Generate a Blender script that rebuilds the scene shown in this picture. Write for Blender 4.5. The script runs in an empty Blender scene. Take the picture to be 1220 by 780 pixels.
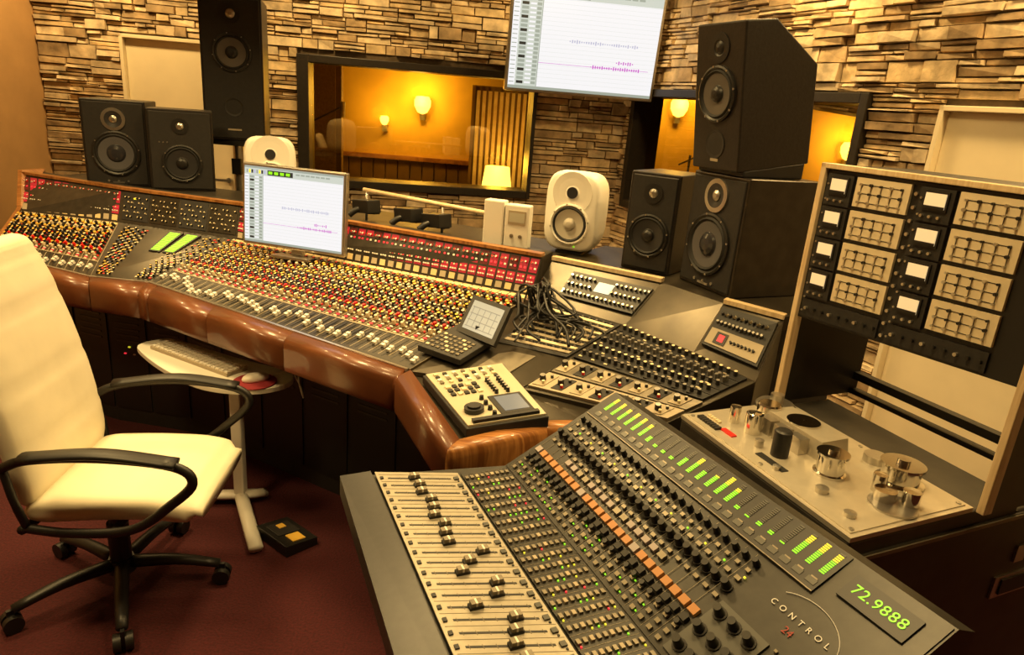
import bpy, bmesh, math, random
from mathutils import Vector as V, Matrix
random.seed(7)
SC=bpy.context.scene
SC.view_settings.view_transform='Standard'
SC.view_settings.look='None'
# ------------------------------------------------------------------ materials
MATS={}
def mat(name,col,rough=.5,metal=0,emit=0,noise=0,nscale=40,bump=0,ecol=None,coat=0):
    if name in MATS: return MATS[name]
    m=bpy.data.materials.new(name);m.use_nodes=True
    nt=m.node_tree;b=nt.nodes['Principled BSDF']
    b.inputs['Base Color'].default_value=(*col,1);b.inputs['Roughness'].default_value=rough
    b.inputs['Metallic'].default_value=metal
    if coat: b.inputs['Coat Weight'].default_value=coat
    if emit:
        b.inputs['Emission Color'].default_value=(*(ecol or col),1);b.inputs['Emission Strength'].default_value=emit
    if noise or bump:
        tc=nt.nodes.new('ShaderNodeTexCoord');n=nt.nodes.new('ShaderNodeTexNoise')
        n.inputs['Scale'].default_value=nscale;n.inputs['Detail'].default_value=6
        nt.links.new(tc.outputs['Object'],n.inputs['Vector'])
        if noise:
            cr=nt.nodes.new('ShaderNodeValToRGB')
            cr.color_ramp.elements[0].position=.3;cr.color_ramp.elements[1].position=.7
            cr.color_ramp.elements[0].color=(*[c*(1-noise) for c in col],1)
            cr.color_ramp.elements[1].color=(*[min(1,c*(1+noise)) for c in col],1)
            nt.links.new(n.outputs['Fac'],cr.inputs['Fac']);nt.links.new(cr.outputs['Color'],b.inputs['Base Color'])
        if bump:
            bp=nt.nodes.new('ShaderNodeBump');bp.inputs['Strength'].default_value=bump;bp.inputs['Distance'].default_value=.012
            nt.links.new(n.outputs['Fac'],bp.inputs['Height']);nt.links.new(bp.outputs['Normal'],b.inputs['Normal'])
    MATS[name]=m;return m
def woodmat(name,c1,c2,scale=(2,30,2),rough=.35,coat=.3):
    m=bpy.data.materials.new(name);m.use_nodes=True;nt=m.node_tree;b=nt.nodes['Principled BSDF']
    tc=nt.nodes.new('ShaderNodeTexCoord');mp=nt.nodes.new('ShaderNodeMapping');mp.inputs['Scale'].default_value=scale
    n=nt.nodes.new('ShaderNodeTexNoise');n.inputs['Scale'].default_value=3;n.inputs['Detail'].default_value=8;n.inputs['Distortion'].default_value=1
    cr=nt.nodes.new('ShaderNodeValToRGB');cr.color_ramp.elements[0].color=(*c1,1);cr.color_ramp.elements[1].color=(*c2,1)
    cr.color_ramp.elements[0].position=.35;cr.color_ramp.elements[1].position=.65
    nt.links.new(tc.outputs['Object'],mp.inputs[0]);nt.links.new(mp.outputs[0],n.inputs['Vector'])
    nt.links.new(n.outputs['Fac'],cr.inputs['Fac']);nt.links.new(cr.outputs['Color'],b.inputs['Base Color'])
    b.inputs['Roughness'].default_value=rough;b.inputs['Coat Weight'].default_value=coat
    MATS[name]=m;return m
BLK=mat('black_plastic',(.012,.011,.010),.45)
BLK2=mat('black_satin',(.018,.016,.014),.6,noise=.2,nscale=60)
SPK=mat('speaker_vinyl',(.014,.011,.009),.40,noise=.3,nscale=90,bump=.05)
CONE=mat('speaker_cone',(.03,.03,.032),.35)
RUB=mat('rubber',(.01,.01,.01),.7)
SIL=mat('silver',(.55,.52,.46),.3,.9)
CHR=mat('chrome',(.78,.75,.68),.13,1)
CREAM=mat('cream_plastic',(.80,.68,.44),.4)
WHITE=mat('white_plastic',(.86,.82,.72),.4)
RED=mat('red_cap',(.75,.02,.012),.4)
REDL=mat('red_led',(.7,.02,.02),.4,emit=.9,ecol=(.9,.03,.05))
REDD=mat('red_dim',(.30,.012,.02),.4,emit=.25,ecol=(.8,.03,.06))
GOLD=mat('gold_cap',(.85,.52,.08),.35)
GRNL=mat('green_led',(.2,.7,.02),.4,emit=.75,ecol=(.28,.85,.02))
YELL=mat('yellow_led',(.8,.7,.05),.4,emit=.8,ecol=(.75,.7,.03))
ORG=mat('orange_button',(.46,.20,.06),.45,emit=.03,ecol=(.9,.35,.04))
BLUC=mat('blue_cap',(.05,.09,.2),.4)
DPAN=mat('console_panel_dark',(.045,.038,.028),.42,.3,noise=.25,nscale=30)
MPAN=mat('console_panel_main',(.120,.083,.038),.42,.3,noise=.2,nscale=30)
GPAN=mat('desk_gunmetal',(.060,.050,.035),.32,.6,noise=.3,nscale=8)
LGRY=mat('desk_light_metal',(.22,.19,.14),.4,.5,noise=.2,nscale=20)
LINE=mat('panel_line',(.42,.35,.24),.5)
LEA=mat('oxblood_leather',(.150,.048,.016),.36,noise=.22,nscale=5,bump=.04,coat=.25)
WOOD=woodmat('walnut_edge',(.24,.085,.02),(.48,.21,.06))
WOODL=woodmat('light_oak',(.66,.48,.26),(.82,.64,.40))
CHL=mat('cream_leather',(.80,.73,.54),.5,noise=.05,nscale=9,bump=.10)
FAB=mat('console_fader_plate',(.40,.36,.28),.38,.35,noise=.08,nscale=50)
DIGD=mat('digital_dark',(.034,.032,.027),.4,.3,noise=.15,nscale=50)
DIGM=mat('digital_mid',(.08,.08,.072),.42,.3)
TAPE=mat('tape_plate',(.66,.60,.48),.30,.5,noise=.06,nscale=30)
CABG=mat('cabinet_grey',(.040,.035,.027),.42,noise=.2,nscale=20)
# ------------------------------------------------------------------ mesh builder
class Fr:
    def __init__(s,o,X,Y,Z): s.o=V(o);s.X=V(X).normalized();s.Y=V(Y).normalized();s.Z=V(Z).normalized()
    def P(s,x,y,z): return s.o+s.X*x+s.Y*y+s.Z*z
    def at(s,x,y,z): return Fr(s.P(x,y,z),s.X,s.Y,s.Z)
WORLD=Fr((0,0,0),(1,0,0),(0,1,0),(0,0,1))
def yawfr(o,deg):
    "X right seen from the front, Y outward front normal, Z up; deg = heading of the front normal"
    a=math.radians(deg);Y=V((math.cos(a),math.sin(a),0));Z=V((0,0,1));return Fr(o,Z.cross(Y),Y,Z)
class Q:
    def __init__(s,A,B,C,D):
        s.A,s.B,s.C,s.D=map(V,(A,B,C,D));s.N=(s.B-s.A).cross(s.D-s.A).normalized()
    def P(s,u,v,h=0): return s.A*(1-u)*(1-v)+s.B*u*(1-v)+s.C*u*v+s.D*(1-u)*v+s.N*h
    def fr(s,u,v,h=0):
        X=((s.B-s.A)*(1-v)+(s.C-s.D)*v).normalized();return Fr(s.P(u,v,h),X,s.N.cross(X),s.N)
    def up(s,h): return Q(s.P(0,0,h),s.P(1,0,h),s.P(1,1,h),s.P(0,1,h))
class MB:
    def __init__(s): s.v=[];s.f=[];s.m=[];s.sm=[];s.mats=[]
    def mi(s,m):
        if m not in s.mats: s.mats.append(m)
        return s.mats.index(m)
    def add(s,vs,fs,m,smooth=False):
        b=len(s.v);s.v+= [tuple(x) for x in vs];i=s.mi(m)
        for f in fs: s.f.append([b+k for k in f]);s.m.append(i);s.sm.append(smooth)
    def hexa(s,p,m):
        s.add(p,[(0,3,2,1),(4,5,6,7),(0,1,5,4),(1,2,6,5),(2,3,7,6),(3,0,4,7)],m)
    def box(s,fr,x0,x1,y0,y1,z0,z1,m):
        s.hexa([fr.P(x0,y0,z0),fr.P(x1,y0,z0),fr.P(x1,y1,z0),fr.P(x0,y1,z0),fr.P(x0,y0,z1),fr.P(x1,y0,z1),fr.P(x1,y1,z1),fr.P(x0,y1,z1)],m)
    def qplate(s,q,u0,u1,v0,v1,h0,h1,m):
        s.hexa([q.P(u0,v0,h0),q.P(u1,v0,h0),q.P(u1,v1,h0),q.P(u0,v1,h0),q.P(u0,v0,h1),q.P(u1,v0,h1),q.P(u1,v1,h1),q.P(u0,v1,h1)],m)
    def qbox(s,q,u,v,w,d,h,m,h0=0):
        f=q.fr(u,v,h0);s.box(f,-w/2,w/2,-d/2,d/2,0,h,m)
    def cyl(s,fr,r,h,m,r2=None,n=8,cap=None,z0=0):
        r2=r if r2 is None else r2
        a=[(math.cos(2*math.pi*i/n),math.sin(2*math.pi*i/n)) for i in range(n)]
        vs=[fr.P(c*r,t*r,z0) for c,t in a]+[fr.P(c*r2,t*r2,z0+h) for c,t in a]
        s.add(vs,[(i,(i+1)%n,n+(i+1)%n,n+i) for i in range(n)],m,n>8)
        s.add(vs[n:],[tuple(range(n))],cap or m)
        if n>8: s.add(vs[:n],[tuple(range(n-1,-1,-1))],m)
    def lathe(s,fr,prof,m,n=32,smooth=True):
        R=[[fr.P(p[0]*math.cos(2*math.pi*i/n),p[0]*math.sin(2*math.pi*i/n),p[1]) for i in range(n)] for p in prof]
        for k in range(len(prof)-1):
            mm=prof[k][2] if len(prof[k])>2 else m
            s.add(R[k]+R[k+1],[(i,(i+1)%n,n+(i+1)%n,n+i) for i in range(n)],mm,smooth)
    def loft(s,rings,m,caps=True,smooth=True):
        n=len(rings[0]);vs=[p for r in rings for p in r];fs=[]
        for k in range(len(rings)-1):
            for i in range(n): fs.append((k*n+i,k*n+(i+1)%n,(k+1)*n+(i+1)%n,(k+1)*n+i))
        if caps: fs+=[tuple(range(n-1,-1,-1)),tuple((len(rings)-1)*n+i for i in range(n))]
        s.add(vs,fs,m,smooth)
    def tube(s,pts,r,m,n=8,up=(0,0,1),w=None,sub=5):
        pts=[V(p) for p in pts]
        if sub>1 and len(pts)>2:
            o=[];P=[pts[0]*2-pts[1]]+pts+[pts[-1]*2-pts[-2]]
            for i in range(1,len(P)-2):
                for k in range(sub):
                    t=k/sub;a,b,c,d=P[i-1],P[i],P[i+1],P[i+2]
                    o.append(.5*((2*b)+(c-a)*t+(2*a-5*b+4*c-d)*t*t+(3*b-a-3*c+d)*t**3))
            pts=o+[pts[-1]]
        w=w or r;up=V(up);rings=[]
        for i,p in enumerate(pts):
            T=(pts[min(i+1,len(pts)-1)]-pts[max(i-1,0)]).normalized()
            S=T.cross(up)
            if S.length<.05: S=T.cross(V((1,0,.1)))
            S.normalize();U=S.cross(T)
            ww=w(i/(len(pts)-1)) if callable(w) else w;rr=r(i/(len(pts)-1)) if callable(r) else r
            rings.append([p+S*ww*math.cos(2*math.pi*k/n)+U*rr*math.sin(2*math.pi*k/n) for k in range(n)])
        s.loft(rings,m)
    def prism(s,poly,zb,m):
        n=len(poly);top=[V(p) for p in poly];bot=[V((p[0],p[1],zb)) for p in poly]
        s.add(top+bot,[tuple(range(n)),tuple(range(2*n-1,n-1,-1))]+[(i,n+i,n+(i+1)%n,(i+1)%n) for i in range(n)],m)
    def make(s,name,parent=None,bevel=0,seg=2):
        me=bpy.data.meshes.new(name);me.from_pydata(s.v,[],s.f)
        for m in s.mats: me.materials.append(m)
        me.polygons.foreach_set('material_index',s.m);me.polygons.foreach_set('use_smooth',s.sm)
        bm=bmesh.new();bm.from_mesh(me);bmesh.ops.recalc_face_normals(bm,faces=bm.faces);bm.to_mesh(me);bm.free()
        o=bpy.data.objects.new(name,me);SC.collection.objects.link(o)
        if parent: o.parent=parent
        if bevel:
            b=o.modifiers.new('bevel','BEVEL');b.width=bevel;b.segments=seg;b.limit_method='ANGLE';b.angle_limit=.7
        return o
def empty(name):
    e=bpy.data.objects.new(name,None);e.empty_display_size=.1;SC.collection.objects.link(e);return e
def rnd(a,b): return random.uniform(a,b)
# ------------------------------------------------------------------ room
STONES=[]
for i,c in enumerate([(.62,.47,.27),(.47,.34,.19),(.72,.58,.38),(.56,.44,.28),(.38,.27,.15),(.66,.50,.28),(.62,.50,.33)]):
    STONES.append(mat('ledger_stone_%d'%i,c,.85,noise=.40,nscale=11,bump=1.0))
WALLB=mat('wall_mortar',(.10,.07,.04),.9,noise=.2)
PLAS=mat('tan_plaster',(.46,.27,.11),.8,noise=.08,nscale=6)
CEILM=mat('ceiling_paint',(.32,.22,.12),.9,noise=.04)
DOORM=mat('door_cream',(.88,.76,.52),.5,noise=.05,nscale=5)
FRM=mat('window_frame_dark',(.022,.017,.012),.45,noise=.2)
H=2.85
def holes(L,z0,z1,ops):
    xs=sorted(set([0,L]+[o[0] for o in ops]+[o[1] for o in ops]));out=[]
    for a,b in zip(xs,xs[1:]):
        zs=[(z0,z1)]
        for o in ops:
            if o[0]<=a+1e-6 and o[1]>=b-1e-6:
                nz=[]
                for c,d in zs:
                    if o[2]>c: nz.append((c,min(d,o[2])))
                    if o[3]<d: nz.append((max(c,o[3]),d))
                zs=nz
        out+=[(a,b,c,d) for c,d in zs if d-c>1e-4]
    return out
def wall(name,p,q,ops=(),stone=True,mbk=None,th=.16):
    p=V((*p,0));q=V((*q,0));L=(q-p).length;X=(q-p).normalized();Y=V((X.y,-X.x,0))
    f=Fr(p,X,Y,(0,0,1));m=MB()
    for a,b,c,d in holes(L,0,H,ops): m.box(f,a,b,-th,-.002,c,d,mbk or WALLB)
    def st(x0,x1,z0,z1):
        g=.0022;pr=rnd(.006,.048)
        x0+=g;x1-=g;z0+=g;z1-=g
        k=[rnd(-.007,.007) for _ in range(4)];e=[rnd(0,.006) for _ in range(8)]
        m.hexa([f.P(x0,-.003,z0),f.P(x1,-.003,z0),f.P(x1-e[0],pr+k[0],z0+e[1]),f.P(x0+e[2],pr+k[1],z0+e[3]),
                f.P(x0,-.003,z1),f.P(x1,-.003,z1),f.P(x1-e[4],pr+k[2],z1-e[5]),f.P(x0+e[6],pr+k[3],z1-e[7])],random.choice(STONES))
    if stone:
        z=0
        while z<H-.01:
            h=min(rnd(.060,.105),H-z)
            segs=[(0,L)]
            for o in ops:
                if o[2]<z+h*.5<o[3]:
                    ns=[]
                    for a,b in segs:
                        if o[0]>a: ns.append((a,min(b,o[0])))
                        if o[1]<b: ns.append((max(a,o[1]),b))
                    segs=ns
            for a,b in segs:
                x=a
                while x<b-.001:
                    l=rnd(.14,.42)
                    if b-x-l<.12: l=b-x
                    t=random.random()
                    if t<.22: cuts=[0,1]
                    elif t<.75: cuts=[0,rnd(.3,.7),1]
                    else: cuts=[0,rnd(.25,.4),rnd(.58,.75),1]
                    for c0,c1 in zip(cuts,cuts[1:]):
                        xx=x
                        while xx<x+l-.001:
                            ll=rnd(.07,.30)
                            if x+l-xx-ll<.06: ll=x+l-xx
                            st(xx,xx+ll,z+h*c0,z+h*c1);xx+=ll
                    x+=l
            z+=h
    m.make(name);return f,L
A0=(-3.55,5.2);C0=(.80,5.87);D0=(3.15,1.17)
WL=(1.80,3.64,1.0,1.97);DL=(.56,1.36,0,2.0)
fB,LB=wall('wall_back',A0,C0,[WL,DL])
WR=(.12,2.27,1.0,1.92);DR=(2.66,3.56,0,1.87)
fR,LR=wall('wall_back_right',C0,D0,[WR,DR])
wall('wall_right',D0,(3.15,-2.5),stone=False,mbk=PLAS)
wall('wall_front',(3.15,-2.5),(-3.55,-2.5),stone=False,mbk=PLAS)
wall('wall_left',(-3.55,-2.5),A0,stone=False,mbk=PLAS)
CARP=mat('red_carpet',(.058,.0055,.007),.95,noise=.35,nscale=120,bump=.5)
m=MB();m.box(WORLD,-3.75,5.6,-2.7,9.3,-.1,0,CARP);m.make('floor')
m=MB();m.box(WORLD,-3.75,5.6,-2.7,9.3,H,H+.1,CEILM);m.make('ceiling')
def door(name,f,o,handle):
    e=empty(name);m=MB();a,b,c,d=o
    m.box(f,a+.025,b-.025,-.045,.0,.005,d-.025,DOORM);m.make('leaf',e,.004)
    m=MB();m.box(f,a,a+.025,-.1,.045,0,d,DOORM);m.box(f,b-.025,b,-.1,.045,0,d,DOORM);m.box(f,a,b,-.1,.045,d-.025,d,DOORM);m.make('frame',e,.003)
    m=MB();x=a+.09 if handle else b-.09
    m.cyl(Fr(f.P(x,0,1.0),f.X,f.Z,f.Y),.02,.04,SIL,n=12);m.box(f,x-.1 if not handle else x,x if not handle else x+.1,.035,.05,.99,1.01,SIL);m.make('handle',e)
door('door_1',fB,DL,False);door('door_2',fR,DR,False)
g=bpy.data.materials.new('amber_glass');g.use_nodes=True;nt=g.node_tree;nt.nodes.clear()
o_=nt.nodes.new('ShaderNodeOutputMaterial');mx=nt.nodes.new('ShaderNodeMixShader');t_=nt.nodes.new('ShaderNodeBsdfTransparent');gl=nt.nodes.new('ShaderNodeBsdfGlossy')
t_.inputs[0].default_value=(.98,.86,.48,1);gl.inputs[0].default_value=(1,.85,.6,1);gl.inputs['Roughness'].default_value=.02;mx.inputs[0].default_value=.07
nt.links.new(t_.outputs[0],mx.inputs[1]);nt.links.new(gl.outputs[0],mx.inputs[2]);nt.links.new(mx.outputs[0],o_.inputs[0])
def window(name,f,o,wl=.085,wr=.03,wt=.055):
    e=empty(name);a,b,c,d=o;m=MB()
    for bx in [(a,a+wl,c,d),(b-wr,b,c,d),(a+wl,b-wr,c,c+.06),(a+wl,b-wr,d-wt,d)]:
        m.box(f,bx[0],bx[1],-.22,.06,bx[2],bx[3],FRM)
    m.make('frame',e,.004)
    m=MB();m.box(f,a+wl,b-wr,-.12,-.114,c+.06,d-wt,g);m.make('glass',e)
window('window_1',fB,WL);window('window_2',fR,WR,.05,.05)
# ------------------------------------------------------------------ live room behind the glass
MUS=mat('live_room_mustard',(.60,.37,.05),.7,noise=.12,nscale=3)
BRN=mat('live_room_brown',(.18,.095,.025),.7,noise=.2,nscale=6)
m=MB();m.box(WORLD,-3.75,5.6,8.6,8.75,0,H,MUS);m.make('wall_live_room_back')
m=MB();m.box(WORLD,-3.75,-3.6,5.4,8.6,0,H,BRN);m.make('wall_live_room_left')
m=MB();m.box(WORLD,5.45,5.6,1.2,8.6,0,H,MUS);m.make('wall_live_room_right')
m=MB()
for i in range(60): m.box(WORLD,-3.5+i*.15,-3.5+i*.15+.135,8.55,8.6,0,1.0,BRN)
m.box(WORLD,-3.6,5.4,8.52,8.6,1.0,1.05,WOOD);m.make('trim_wainscot')
m=MB()
for i in range(14): m.box(WORLD,-.55+i*.06,-.515+i*.06,7.4,7.44,.35,1.85,WOODL)
m.box(WORLD,-.6,.34,7.44,7.47,.3,1.9,BRN);m.box(WORLD,-.6,-.55,7.3,7.6,0,.35,BRN);m.box(WORLD,.28,.34,7.3,7.6,0,.35,BRN)
m.make('slatted_gobo')
for i,(x,y,w) in enumerate([(-2.75,7.6,.75),(2.15,7.9,.9)]):
    m=MB();m.box(WORLD,x,x+w,y,y+.08,.05,2.25,BRN);m.box(WORLD,x+.06,x+w-.06,y-.02,y,.15,2.15,mat('gobo_cloth',(.30,.17,.05),.9,noise=.2));m.box(WORLD,x,x+.06,y-.2,y+.28,0,.05,BRN);m.box(WORLD,x+w-.06,x+w,y-.2,y+.28,0,.05,BRN)
    m.make('acoustic_gobo' if i==0 else 'acoustic_gobo.001')
m=MB();m.box(WORLD,-3.6,.6,6.9,7.1,2.45,2.84,BRN);m.hexa([V((2.0,6.2,1.95)),V((5.4,6.2,1.65)),V((5.4,6.6,1.65)),V((2.0,6.6,1.95)),V((2.0,6.2,2.84)),V((5.4,6.2,2.84)),V((5.4,6.6,2.84)),V((2.0,6.6,2.84))],mat('dark_bulkhead',(.04,.025,.012),.7));m.make('ceiling_beam')
LAMP=mat('lamp_glow',(1,.7,.3),.5,emit=5,ecol=(1,.68,.22))
def plight(name,loc,e,col=(1,.66,.18),r=.1,parent=None):
    l=bpy.data.lights.new(name,'POINT');l.energy=e;l.color=col;l.shadow_soft_size=r
    o=bpy.data.objects.new(name,l);o.location=loc;SC.collection.objects.link(o)
    if parent: o.parent=parent
for i,(x,y,z,r) in enumerate([(-1.27,8.5,1.66,.095),(-1.72,8.5,1.45,.05),(1.76,8.5,1.86,.10),(3.85,8.5,1.52,.10)]):
    e=empty('wall_sconce' if i==0 else 'wall_sconce.%03d'%i);m=MB()
    m.lathe(Fr((x,y,z),(1,0,0),(0,1,0),(0,0,1)),[(.01,-r*1.1),(r*.6,-r*.9),(r,-.2*r),(r*1.05,.5*r),(r*.8,r),(.01,r*1.05)],LAMP,20);m.make('shade',e)
    m=MB();m.box(WORLD,x-.03,x+.03,y+.02,8.6,z-.08-r,z-r*.9,SIL);m.make('bracket',e)
    plight('bulb',(x,y-.25,z+.1),30 if r>.08 else 10,parent=e)
e=empty('standing_lamp');m=MB();f=Fr((-.27,6.95,0),(1,0,0),(0,1,0),(0,0,1))
m.cyl(f,.15,.03,BRN,n=20);m.cyl(f,.012,.85,SIL,n=10);m.make('stand',e)
m=MB();m.lathe(f,[(.13,.85),(.16,.86),(.12,1.14),(.11,1.14)],LAMP,24);m.make('shade',e);plight('bulb',(-.27,6.7,1.2),14,parent=e)
for i,(x,y) in enumerate([(-2.2,6.7),(1.6,6.9)]):
    m=MB();f=Fr((x,y,0),(1,0,0),(0,1,0),(0,0,1));m.cyl(f,.012,1.4,BLK,n=10)
    for k in range(3):
        a=k*2.09;m.tube([(x,y,.15),(x+.3*math.cos(a),y+.3*math.sin(a),.01)],.009,BLK,6,sub=1)
    m.tube([(x-.1,y,1.3),(x+.45,y,1.6)],.009,BLK,6,sub=1);m.cyl(Fr((x+.45,y,1.5),(1,0,0),(0,1,0),(0,0,1)),.025,.14,SIL,n=12)
    m.make('microphone_stand' if i==0 else 'microphone_stand.%03d'%i)
# ------------------------------------------------------------------ main mixing console
con=empty('mixing_console')
F=[(-2.62,3.30,.82),(-1.95,3.01,.82),(-1.67,3.0,.82),(-.34,2.19,.82)]
B=[(-2.71,3.66,.97),(-2.12,3.56,.97),(-1.42,3.38,.97),(.07,2.74,.97)]
T=[(-2.90,3.97,1.125),(-2.16,3.69,1.125),(-1.43,3.48,1.125),(.10,2.79,1.125)]
KC=[CREAM,RED,GOLD,BLK,CREAM,BLK2,GOLD,GOLD]
def knob(m,q,u,v,r,h,body,cap):
    m.cyl(q.fr(u,v),r,h,body,r*.82,8,cap)
def strips(mk,q,n,v0,v1,rows,rr=.0082,hh=.020):
    for c in range(n):
        u=(c+.5)/n
        for k in range(rows):
            v=v0+(v1-v0)*(k+.5)/rows
            du=(.22 if k%2 else -.22)/n
            cap=KC[(k*3+(k//4))%8]
            body=BLK if cap is not BLK else BLK2
            knob(mk,q,u+du,v,rr,hh,body if k%3 else cap,cap)
            mk.qbox(q,u-du,v+(.3 if k%2 else -.2)*(v1-v0)/rows,.007,.007,.006,random.choice([CREAM,RED,RED,GOLD,CREAM,WHITE]))
def faders(mk,q,n,v0,v1,cap=WHITE,capw=.017,capd=.028):
    for c in range(n):
        u=(c+.5)/n;mk.qplate(q,u-.07/n,u+.07/n,v0,v1,.0,.0015,BLK)
        v=v0+(v1-v0)*(.35+.3*math.sin(c*.7)*random.random()+rnd(-.1,.25));mk.qbox(q,u,v,capw,capd,.014,cap);mk.qbox(q,u,v,capw,.003,.0148,BLK)
def seams(mk,q,n,v0,v1,m=LINE):
    for c in range(n+1):
        u=c/n;mk.qplate(q,u-.024/n,u+.024/n,v0,v1,0,.001,m)
body=MB();kn=MB();led=MB()
NCH=[12,10,36]
for i in range(3):
    q=Q(F[i],F[i+1],B[i+1],B[i]);b=Q(B[i],B[i+1],T[i+1],T[i])
    base=MPAN if i!=1 else DPAN
    body.hexa([V((p[0],p[1],.68)) for p in (F[i],F[i+1],B[i+1],B[i])]+[V(p) for p in (F[i],F[i+1],B[i+1],B[i])],base)
    n=NCH[i]
    off=V((.05,.13,0)) if i==2 else V((.04,.14,0))
    t0,t1=V(T[i]),V(T[i+1])
    body.hexa([V(B[i])-V((0,0,.29)),V(B[i+1])-V((0,0,.29)),t1+off-V((0,0,.445)),t0+off-V((0,0,.445)),V(B[i]),V(B[i+1]),t1,t0],DPAN)
    body.hexa([V((t0.x,t0.y,.68)),V((t1.x,t1.y,.68)),V((t1.x,t1.y,.68))+off,V((t0.x,t0.y,.68))+off,t0,t1,t1+off,t0+off],DPAN)
    if i!=1:
        led.qplate(q,.0,1,.0,.245,0,.0012,DPAN)
        seams(kn,q,n,.0,.98);faders(kn,q,n,.03,.23)
        for c in range(n):
            u=(c+.5)/n
            for k in range(3): led.qbox(q,u,.262+k*.022,.014,.006,.004,[CREAM,REDL,WHITE][k])
        strips(kn,q,n,.33,.93,22 if i==2 else 20)
        led.qplate(q,.005,.995,.945,.985,0,.002,mat('scribble_strip',(.72,.56,.28),.5))
        for c in range(n): led.qplate(q,(c+.0)/n,(c+.1)/n,.94,.99,.001,.003,BLK)
        seams(kn,b,n,.05,.95,DPAN)
        for c in range(n):
            u=(c+.5)/n
            led.qplate(b,u-.32/n,u+.32/n,.04,.20,0,.004,mat('scribble_strip',(.7,.5,.2)) if c%2 else LINE)
            led.qplate(b,u-.40/n,u+.40/n,.24,.50,0,.003,REDD)
            for k in range(3):
                knob(kn,b,u-.25/n+.25/n*k,.31,.0042,.010,WHITE,WHITE)
                led.qbox(b,u-.25/n+.25/n*k,.43,.007,.007,.005,REDL if (c+k)%2 else CREAM)
            led.qplate(b,u-.40/n,u+.40/n,.56,.92,0,.003,REDD if c%3 else mat('red_dark',(.12,.01,.012)))
            for k in range(2):
                led.qbox(b,u-.2/n+.4/n*k,.66,.009,.008,.006,REDL if (c+k)%3 else WHITE)
                knob(kn,b,u-.2/n+.4/n*k,.80,.0055,.013,RED if k else WHITE,WHITE if k else RED)
        led.qplate(q,.0,1,.243,.252,0,.003,LINE)
    else:
        led.qplate(q,.06,.94,.02,.95,0,.002,GPAN)
        for k in range(22):
            for c in range(14):
                u=.09+c*.033 if c<7 else .45+c*.036;v=.06+k*.04
                if u<.92 and not(.45<u<.80 and .52<v<.95):
                    if (k+c)%2: led.qbox(q,u,v,.011,.008,.005,random.choice([CREAM,CREAM,BLK,RED,GOLD,LINE,BLUC]))
                    else: knob(kn,q,u,v,.0055,.014,BLK,random.choice([CREAM,BLK,GOLD]))
        for k in range(2):
            led.qplate(q,.48+k*.15,.60+k*.15,.52,.93,.002,.012,BLK)
            for j in range(12): led.qplate(q,.495+k*.15,.585+k*.15,.54+j*.031,.562+j*.031,.0121,.0135,GRNL)
        for k in range(4):
            u0=.03+k*.245;led.qplate(b,u0,u0+.225,.1,.92,0,.004,GPAN if k%2 else BLK2)
            for r in range(5):
                for c in range(7):
                    kn_f=(u0+.02+c*.031,.2+r*.14)
                    if (r+c+k)%3: knob(kn,b,kn_f[0],kn_f[1],.0045,.014,LINE if r%2 else BLK,CREAM)
        led.qbox(b,.13,.75,.016,.008,.008,YELL)
body.make('frame',con);kn.make('knobs',con);led.make('buttons_and_lights',con)
tr=MB()
for i in range(3):
    a,b2=V(T[i]),V(T[i+1]);d=(b2-a).normalized();nn=V((-d.y,d.x,0))
    if nn.y<0: nn=-nn
    tr.hexa([a-nn*.012,b2-nn*.012,b2+nn*.03,a+nn*.03]+[p+V((0,0,.014)) for p in (a-nn*.012,b2-nn*.012,b2+nn*.03,a+nn*.03)],WOOD)
f0,b0,t0=F[0],B[0],T[0]
d=V((-.03,.01,0));P_=[V((f0[0],f0[1],.66)),V(f0)+V((0,0,.01)),V(b0)+V((0,0,.01)),V(t0)+V((0,0,.02)),V((t0[0]+.04,t0[1]+.14,1.145)),V((t0[0]+.04,t0[1]+.14,.66))]
tr.loft([P_,[p+d for p in P_]],WOOD,smooth=False)
tr.make('wood_trim',con)
sh=MB()
def off_(p,x,y,z): return (p[0]+x,p[1]+y,z)
sh.prism([off_(T[0],.02,.13,1.10),off_(T[1],.04,.13,1.10),off_(T[2],.05,.13,1.10),off_(T[3],.05,.13,1.10),(.30,3.26,1.10),(-1.1,4.0,1.10),(-2.1,4.25,1.10),(-2.75,4.55,1.10)],1.06,DPAN)
sh.prism([off_(T[0],.05,.2,1.06),off_(T[1],.05,.2,1.06),off_(T[2],.06,.2,1.06),off_(T[3],.06,.2,1.06),(.22,3.2,1.06),(-1.1,3.9,1.06),(-2.1,4.2,1.06),(-2.65,4.45,1.06)],0,BLK2)
sh.make('speaker_shelf',con,.003)
pd=MB()
for i in range(3):
    f0,f1,b0,b1=map(V,(F[i],F[i+1],B[i],B[i+1]))
    def L_(a,b,t,z): p=a.lerp(b,t);return V((p.x,p.y,z))
    pd.hexa([L_(f0,b0,.35,0),L_(f1,b1,.35,0),L_(f1,b1,1.1,0),L_(f0,b0,1.1,0),L_(f0,b0,.35,.68),L_(f1,b1,.35,.68),L_(f1,b1,1.1,.68),L_(f0,b0,1.1,.68)],BLK2)
    pq=Q(L_(f0,b0,.35,.05),L_(f1,b1,.35,.05),L_(f1,b1,.35,.66),L_(f0,b0,.35,.66));nb=(3,2,6)[i]
    for k in range(nb):
        pd.qplate(pq,(k+.04)/nb,(k+.96)/nb,.05,.95,0,.006,BLK)
        for r in range(5): pd.qplate(pq,(k+.2)/nb,(k+.8)/nb,.65+r*.05,.665+r*.05,.006,.009,CABG)
    if i<2:
        for k in range(9): pd.qbox(pq,.2+k*.06,.55+(k%2)*.06,.010,.006,.012,[REDL,YELL,WHITE][k%3])
pd.make('pedestal',con)
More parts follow.
